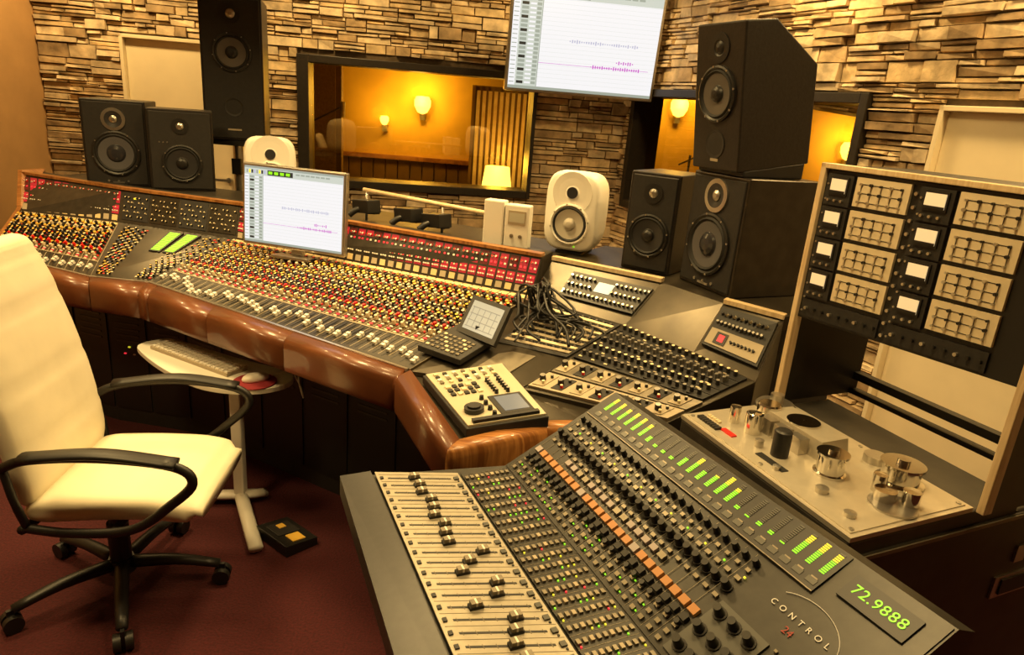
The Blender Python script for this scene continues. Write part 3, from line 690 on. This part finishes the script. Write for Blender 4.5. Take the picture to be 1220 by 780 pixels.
# ------------------------------------------------------------------ tape machine + rack
tp=empty('tape_machine')
ta,tb=V((.52,1.855,.88)),V((.76,1.275,.88));W_=V((.905,.42,0)).normalized();dt=.41
tc_,td=tb+W_*dt,ta+W_*dt
TQ=Q(ta,tb,tc_,td)
m=MB();dp=.60
m.hexa([V((p.x,p.y,.04)) for p in (ta,tb,tb+W_*dp,ta+W_*dp)]+[p-V((0,0,.012)) for p in (ta,tb,tb+W_*dp,ta+W_*dp)],CABG)
fn=Fr(tb,W_,V((.42,-.905,0)),(0,0,1))
m.box(fn,.603,.98,-.11,-.0,-.84,-.045,CABG)
m.make('cabinet',tp,.006)
m=MB()
m.box(fn,.02,.98,0,.006,-.78,-.05,CABG);m.box(fn,.585,.76,.006,.012,-.30,-.235,SIL);m.box(fn,.61,.735,.012,.016,-.29,-.245,BLK);m.box(fn,.64,.68,.006,.012,-.2,-.15,SIL)
m.box(fn,.0,.98,.006,.010,-.062,-.052,LGRY)
for k in range(5): m.box(fn,.05+k*.2,.08+k*.2,-.1,-.05,-.88,-.84,BLK)
m.make('latches',tp)
m=MB();m.qplate(TQ,.0,1,.0,1,-.012,0,TAPE);m.qplate(TQ,.02,.98,.03,.97,0,.003,TAPE)
q=TQ.up(.003)
def post(u,v,prof,mt=CHR,n=24): m.lathe(q.fr(u,v),prof,mt,n)
post(.06,.80,[(.06,0),(.06,.010),(.052,.018),(.02,.018),(.02,.045),(.001,.045)],SIL)
post(.18,.55,[(.034,0),(.034,.055),(.030,.06),(.001,.06)],CHR)
m.hexa([q.P(.20,.47,0),q.P(.55,.47,0),q.P(.55,.74,0),q.P(.20,.74,0),q.P(.21,.49,.05),q.P(.54,.49,.05),q.P(.54,.72,.05),q.P(.21,.72,.05)],TAPE)
for u in (.27,.36,.45): m.qbox(q,u,.43,.045,.03,.045,SIL);m.qbox(q,u,.41,.03,.01,.03,BLK2)
post(.14,.30,[(.016,0),(.016,.05),(.001,.052)],CHR)
post(.25,.32,[(.024,0),(.024,.058),(.018,.06),(.001,.062)],CHR);post(.46,.27,[(.023,0),(.023,.07),(.018,.074),(.001,.074)],BLK);post(.37,.22,[(.012,0),(.012,.02),(.001,.021)],SIL)
post(.36,.60,[(.045,.05),(.045,.055),(.001,.056)],CHR)
post(.64,.42,[(.040,0),(.040,.006),(.034,.008),(.034,.052),(.040,.054),(.040,.060),(.012,.060),(.012,.068),(.001,.068)],CHR,32)
post(.78,.78,[(.058,0),(.058,.006),(.045,.008),(.045,.045),(.052,.048),(.052,.055),(.015,.055),(.015,.066),(.001,.066)],CHR,32)
post(.86,.50,[(.026,0),(.026,.03),(.001,.031)],CHR);post(.80,.56,[(.016,0),(.016,.045),(.001,.046)],CHR);post(.92,.60,[(.02,0),(.02,.04),(.001,.041)],CHR);post(.90,.50,[(.055,0),(.055,.004),(.001,.005)],SIL)
post(.62,.86,[(.03,0),(.03,.02),(.001,.02)],SIL)
post(.74,.20,[(.016,0),(.016,.012),(.001,.013)],SIL);post(.90,.16,[(.014,0),(.014,.01),(.001,.011)],SIL);post(.55,.12,[(.010,0),(.010,.01),(.001,.011)],SIL)
m.qbox(q,.23,.14,.05,.018,.004,RED);m.qbox(q,.50,.15,.10,.022,.002,BLK)
for k in range(8): m.qbox(q,.06+k*.018,.10,.008,.02,.008,BLK2)
for k in range(5): m.qbox(q,.06+k*.018,.18,.008,.01,.006,CREAM)
for u,v in ((.035,.06),(.965,.06),(.035,.94),(.965,.94),(.5,.06),(.5,.94)): post(u,v,[(.006,0),(.006,.003),(.001,.0035)],SIL,10)
m.make('transport_deck',tp)
rk=empty('outboard_rack')
ra,rb=V((.86,2.02,.882)),V((1.135,1.42,.882));RX=(rb-ra).normalized();RL=(rb-ra).length
rf=Fr(ra,RX,-W_,(0,0,1))
m=MB()
for x in (0,RL): m.box(rf,x-.009,x+.009,-.02,.012,.0,.74,WOODL)
m.box(rf,-.009,RL+.009,-.02,.012,.725,.74,WOODL)
m.make('front_trim',rk,.002)
m=MB();m.box(rf,-.008,.008,-.34,-.02,0,.735,BLK);m.box(rf,RL-.008,RL+.008,-.34,-.02,0,.735,CABG);m.box(rf,0,RL,-.34,-.02,.72,.735,BLK)
m.box(rf,0,RL,-.34,-.31,.05,.075,BLK);m.box(rf,0,RL,-.34,-.31,0,.015,BLK);m.make('carcass',rk)
m=MB();PN=Q(rf.P(.01,0,.285),rf.P(RL-.01,0,.315),rf.P(RL-.01,0,.722),rf.P(.01,0,.722))
m.box(rf,.01,RL-.01,-.12,-.001,.315,.722,BLK);m.qplate(PN,0,1,0,1,-.004,0,BLK);m.make('equipment_chassis',rk)
m=MB();VU=mat('vu_meter',(.75,.62,.36),.4,emit=.45,ecol=(1,.78,.42));MOD=mat('module_plate',(.80,.68,.46),.45,.1)
q8=PN.up(.008);qk=PN.up(.01)
for col,(v0,v1,p0,p1) in enumerate([(.02,.155,.17,.425),(.47,.61,.625,.88)]):
    for r in range(4):
        z0=.16+r*.208;z1=z0+.195
        m.qplate(PN,v0,v1,z0,z1,0,.010,BLK2);m.qplate(PN,v0+.022,v1-.018,z0+.065,z1-.015,.010,.014,BLK);m.qplate(PN,v0+.03,v1-.026,z0+.08,z1-.028,.014,.016,VU)
        m.qplate(PN,v0+.03,v1-.026,z0+.08,z0+.095,.016,.017,BLK)
        for k in range(3): m.cyl(qk.fr(v0+.03+k*.035,z0+.032),.004,.008,SIL,n=8)
        m.qplate(PN,p0,p1,z0+.015,z1,0,.008,MOD)
        for i in range(5):
            for j in range(3):
                u=p0+.03+i*.048;v=z0+.045+j*.055
                if i<4: m.qplate(q8,u,u+.048,v-.002,v+.002,0,.0008,BLK2)
                if j<2: m.qplate(q8,u-.001,u+.001,v,v+.055,0,.0008,BLK2)
                m.cyl(q8.fr(u,v),.0042 if (i+j)%2 else .0032,.008,BLK if (i*j)%3 else SIL,n=8)
    m.qplate(PN,v0,p1,.02,.14,0,.006,BLK2)
    for k in range(9): m.cyl(PN.fr(v0+.03+k*.045,.08,.006),.005,.009,SIL if k%3==0 else BLK,n=8)
    for k in range(10): m.cyl(PN.fr(v0+.01,.06+k*.095,.01),.003,.003,SIL,n=6)
for k in range(12): m.cyl(PN.fr(.447,.05+k*.08,.0),.005,.006,SIL,n=8)
m.make('modules',rk)
# ------------------------------------------------------------------ side table, keyboard, mouse
tb_=empty('side_table')
o=[(-1.66,2.84),(-1.62,2.93),(-1.54,2.95),(-1.2,2.79),(-.95,2.69),(-.89,2.62),(-.90,2.54),(-.98,2.47),(-1.10,2.45),(-1.24,2.485),(-1.42,2.60),(-1.58,2.74)]
m=MB();pl=[]
for i in range(len(o)):
    P=[o[(i-1)%12],o[i],o[(i+1)%12],o[(i+2)%12]]
    for k in range(4):
        t=k/4;pl.append(tuple(.5*(2*P[1][j]+(P[2][j]-P[0][j])*t+(2*P[0][j]-5*P[1][j]+4*P[2][j]-P[3][j])*t*t+(3*P[1][j]-P[0][j]-3*P[2][j]+P[3][j])*t**3) for j in (0,1)))
m.prism([(x,y,.57) for x,y in pl],.548,WHITE);m.make('top',tb_,.003)
m=MB();cx,cy=-1.10,2.54;ff=Fr((cx,cy,0),(1,0,0),(0,1,0),(0,0,1))
m.box(ff,-.022,.022,-.022,.022,.03,.545,WHITE);m.box(ff,-.09,.09,-.05,.05,.535,.55,LGRY);m.make('column',tb_,.006)
m=MB();m.tube([(cx-.36,cy-.04,.025),(cx,cy,.045),(cx+.08,cy+.06,.025)],.018,WHITE,10,w=.028,sub=3);m.tube([(cx,cy,.045),(cx+.19,cy-.33,.025)],.018,WHITE,10,w=.028,sub=1);m.make('foot',tb_)
kb=empty('computer_keyboard');kq=Q((-1.585,2.805,.584),(-1.145,2.565,.584),(-1.095,2.655,.590),(-1.535,2.895,.590))
m=MB();m.hexa([V((p.x,p.y,.5705)) for p in (kq.A,kq.B,kq.C,kq.D)]+[kq.A,kq.B,kq.C,kq.D],LINE)
for r in range(5):
    for c in range(19): m.qbox(kq,.03+c*.0522,.12+r*.19,.021,.014,.005,WHITE)
m.make('keys',kb)
m=MB();f=Fr((-1.02,2.54,.5705),(1,0,0),(0,1,0),(0,0,1));m.cyl(f,.085,.004,mat('pad_red',(.34,.03,.04),.7),n=32);m.make('mouse_pad')
m=MB();R=[]
f=Fr((-1.02,2.55,.5755),(.8,.6,0),(-.6,.8,0),(0,0,1))
for z,sc in ((0,.95),(.008,1),(.018,.9),(.026,.65),(.030,.25)): R.append([f.P(.055*sc*math.cos(i*math.pi/10),.032*sc*math.sin(i*math.pi/10),z) for i in range(20)])
m.loft(R,WHITE);m.make('computer_mouse')
m=MB();m.tube([(-.972,2.60,.58),(-.93,2.66,.582),(-.88,2.64,.58),(-.86,2.6,.55),(-.85,2.62,.48),(-.88,2.68,.50),(-.92,2.72,.54)],.003,WHITE,6);m.make('mouse_cable')
e=empty('foot_pedal');pq=Q((-.95,2.32,.05),(-.79,2.20,.05),(-.70,2.30,.035),(-.86,2.42,.035))
m=MB();m.hexa([V((p.x,p.y,0.001)) for p in (pq.A,pq.B,pq.C,pq.D)]+[pq.A,pq.B,pq.C,pq.D],BLK);m.qplate(pq,.15,.6,.15,.85,0,.004,BLK2);m.qplate(pq,.65,.92,.3,.7,0,.006,GOLD);m.qbox(pq,.3,.5,.03,.03,.008,GOLD);m.make('body',e,.003)
# ------------------------------------------------------------------ office chair
ch=empty('office_chair');cf=Fr((-1.29,1.985,0),(math.cos(.10),math.sin(.10),0),(-math.sin(.10),math.cos(.10),0),(0,0,1))
def sring(n,hw,ht,cen,ax,ay,p=3.2):
    r=[]
    for i in range(n):
        a=2*math.pi*i/n;c,s_=math.cos(a),math.sin(a)
        r.append(cen+ax*(math.copysign(abs(c)**(2/p),c)*hw)+ay*(math.copysign(abs(s_)**(2/p),s_)*ht))
    return r
m=MB();rings=[];n=28
prof=[(-.14,.44),(-.155,.60),(-.18,.75),(-.215,.90),(-.255,1.05),(-.295,1.16),(-.315,1.20)]
K=36
for k in range(K+1):
    t=k/K;x=t*(len(prof)-1);i=min(int(x),len(prof)-2);fx=x-i
    cx_=prof[i][0]*(1-fx)+prof[i+1][0]*fx;cz=prof[i][1]*(1-fx)+prof[i+1][1]*fx
    wv=.235+.02*math.sin(t*3.14)-.03*t
    end=min(t,1-t)*K
    sc=1 if end>3 else (.45,.75,.90,.98)[int(end)]
    th=(.055-.012*t)*sc*(1-.10*(abs(math.sin(t*math.pi*5))<.25))
    wv*= (1 if end>3 else (.86,.94,.98,.995)[int(end)])
    rings.append(sring(n,wv,th,cf.P(cx_,0,cz),cf.Y,(cf.X*.97+cf.Z*.25)))
m.loft(rings,CHL);m.make('backrest',ch)
m=MB();rings=[]
for k in range(25):
    t=k/24;x=-.15+t*.51;end=min(t,1-t)*24;sc=1 if end>3 else (.5,.78,.92,.98)[int(end)]
    z=.435+.018*math.sin(t*2.6)-.03*max(0,t-.75)*4*.4
    rings.append(sring(n,(.25-.015*t)*(1 if end>3 else (.88,.95,.98,.995)[int(end)]),.055*sc,cf.P(x,0,z),cf.Y,cf.Z,3.0))
m.loft(rings,CHL);m.make('seat',ch)
m=MB()
for sgn in (-1,1):
    y=sgn*.275
    m.tube([cf.P(-.18,y*.93,.60),cf.P(-.08,y,.645),cf.P(.12,y*1.05,.665),cf.P(.32,y*1.05,.645),cf.P(.37,y*1.04,.59),cf.P(.30,y*1.02,.51),cf.P(.18,y,.42),cf.P(.0,y*.95,.395),cf.P(-.14,y*.90,.40)],.013,BLK,10,up=tuple(cf.Y),w=.015,sub=6)
    m.tube([cf.P(-.10,y,.652),cf.P(.12,y*1.05,.678),cf.P(.33,y*1.05,.655)],.012,BLK,10,w=.03,sub=6)
    m.tube([cf.P(-.14,y*.95,.40),cf.P(-.14,y*.3,.375)],.014,BLK,8,sub=1)
    m.tube([cf.P(.12,y*.97,.40),cf.P(.1,y*.3,.375)],.014,BLK,8,sub=1)
    m.tube([cf.P(-.17,y*.93,.61),cf.P(-.145,y*.96,.50),cf.P(-.13,y*.9,.40)],.012,BLK,8,sub=4)
m.make('armrests',ch)
m=MB();m.cyl(cf,.022,.19,BLK,n=16,z0=.20);m.cyl(cf,.034,.16,BLK,n=18,z0=.10);m.box(cf,-.12,.12,-.1,.1,.355,.388,BLK);m.cyl(cf,.045,.05,BLK,.04,18,z0=.07)
for k in range(5):
    a=k*2*math.pi/5+.10;d=cf.X*math.cos(a)+cf.Y*math.sin(a)
    m.tube([cf.P(0,0,.10)+d*.02,cf.P(0,0,.10)+d*.18,cf.P(0,0,.075)+d*.32],lambda t:.022-.008*t,BLK,8,w=lambda t:.026-.008*t,sub=3)
    p=cf.P(0,0,0)+d*.325;sd=V((-d.y,d.x,0));wf=Fr((p.x,p.y,.03),d,(0,0,1),sd)
    m.cyl(wf.at(0,0,-.028),.029,.022,BLK,n=16);m.cyl(wf.at(0,0,.006),.029,.022,BLK,n=16);m.box(wf,-.012,.012,0,.045,-.006,.006,BLK)
m.make('base',ch)
# ------------------------------------------------------------------ lights
def area(name,loc,size,e,col,spread=3.14):
    l=bpy.data.lights.new(name,'AREA');l.energy=e;l.color=col;l.size=size;l.spread=spread
    o=bpy.data.objects.new(name,l);o.location=loc;SC.collection.objects.link(o)
WC=(1,.68,.27)
for i,(x,y,e_) in enumerate([(-2.2,2.7,28),(-.6,2.9,34),(.7,2.9,20),(-1.7,1.3,24),(.4,1.5,18),(1.7,1.6,15)]):
    area('ceiling_light' if i==0 else 'ceiling_light.%03d'%i,(x,y,H-.04),.45,e_,WC,2.3)
for i,(x,y,e_) in enumerate([(-2.9,4.62,25),(-1.4,4.85,19),(.1,5.10,19),(1.30,3.95,22),(2.0,2.7,24)]):
    area('wall_washer' if i==0 else 'wall_washer.%03d'%i,(x,y,H-.05),.2,e_,(1,.66,.25))
w=bpy.data.worlds.new('world');SC.world=w;w.use_nodes=True;w.node_tree.nodes['Background'].inputs[0].default_value=(.5,.35,.2,1);w.node_tree.nodes['Background'].inputs[1].default_value=.1
# ------------------------------------------------------------------ camera
p=math.atan(260/813.3);r=math.atan(.08)
upv=V((0,math.sin(p),math.cos(p)));fw=V((0,math.cos(p),-math.sin(p)))
Rc=V((1,0,0))*math.cos(r)+upv*math.sin(r);Uc=upv*math.cos(r)-V((1,0,0))*math.sin(r)
M=Matrix.Identity(4)
for i in range(3): M[i][0]=Rc[i];M[i][1]=Uc[i];M[i][2]=-fw[i]
M[2][3]=1.7
cam=bpy.data.cameras.new('camera');cam.lens=24;cam.sensor_width=36;cam.clip_start=.02
co=bpy.data.objects.new('camera',cam);SC.collection.objects.link(co);co.matrix_world=M;SC.camera=co
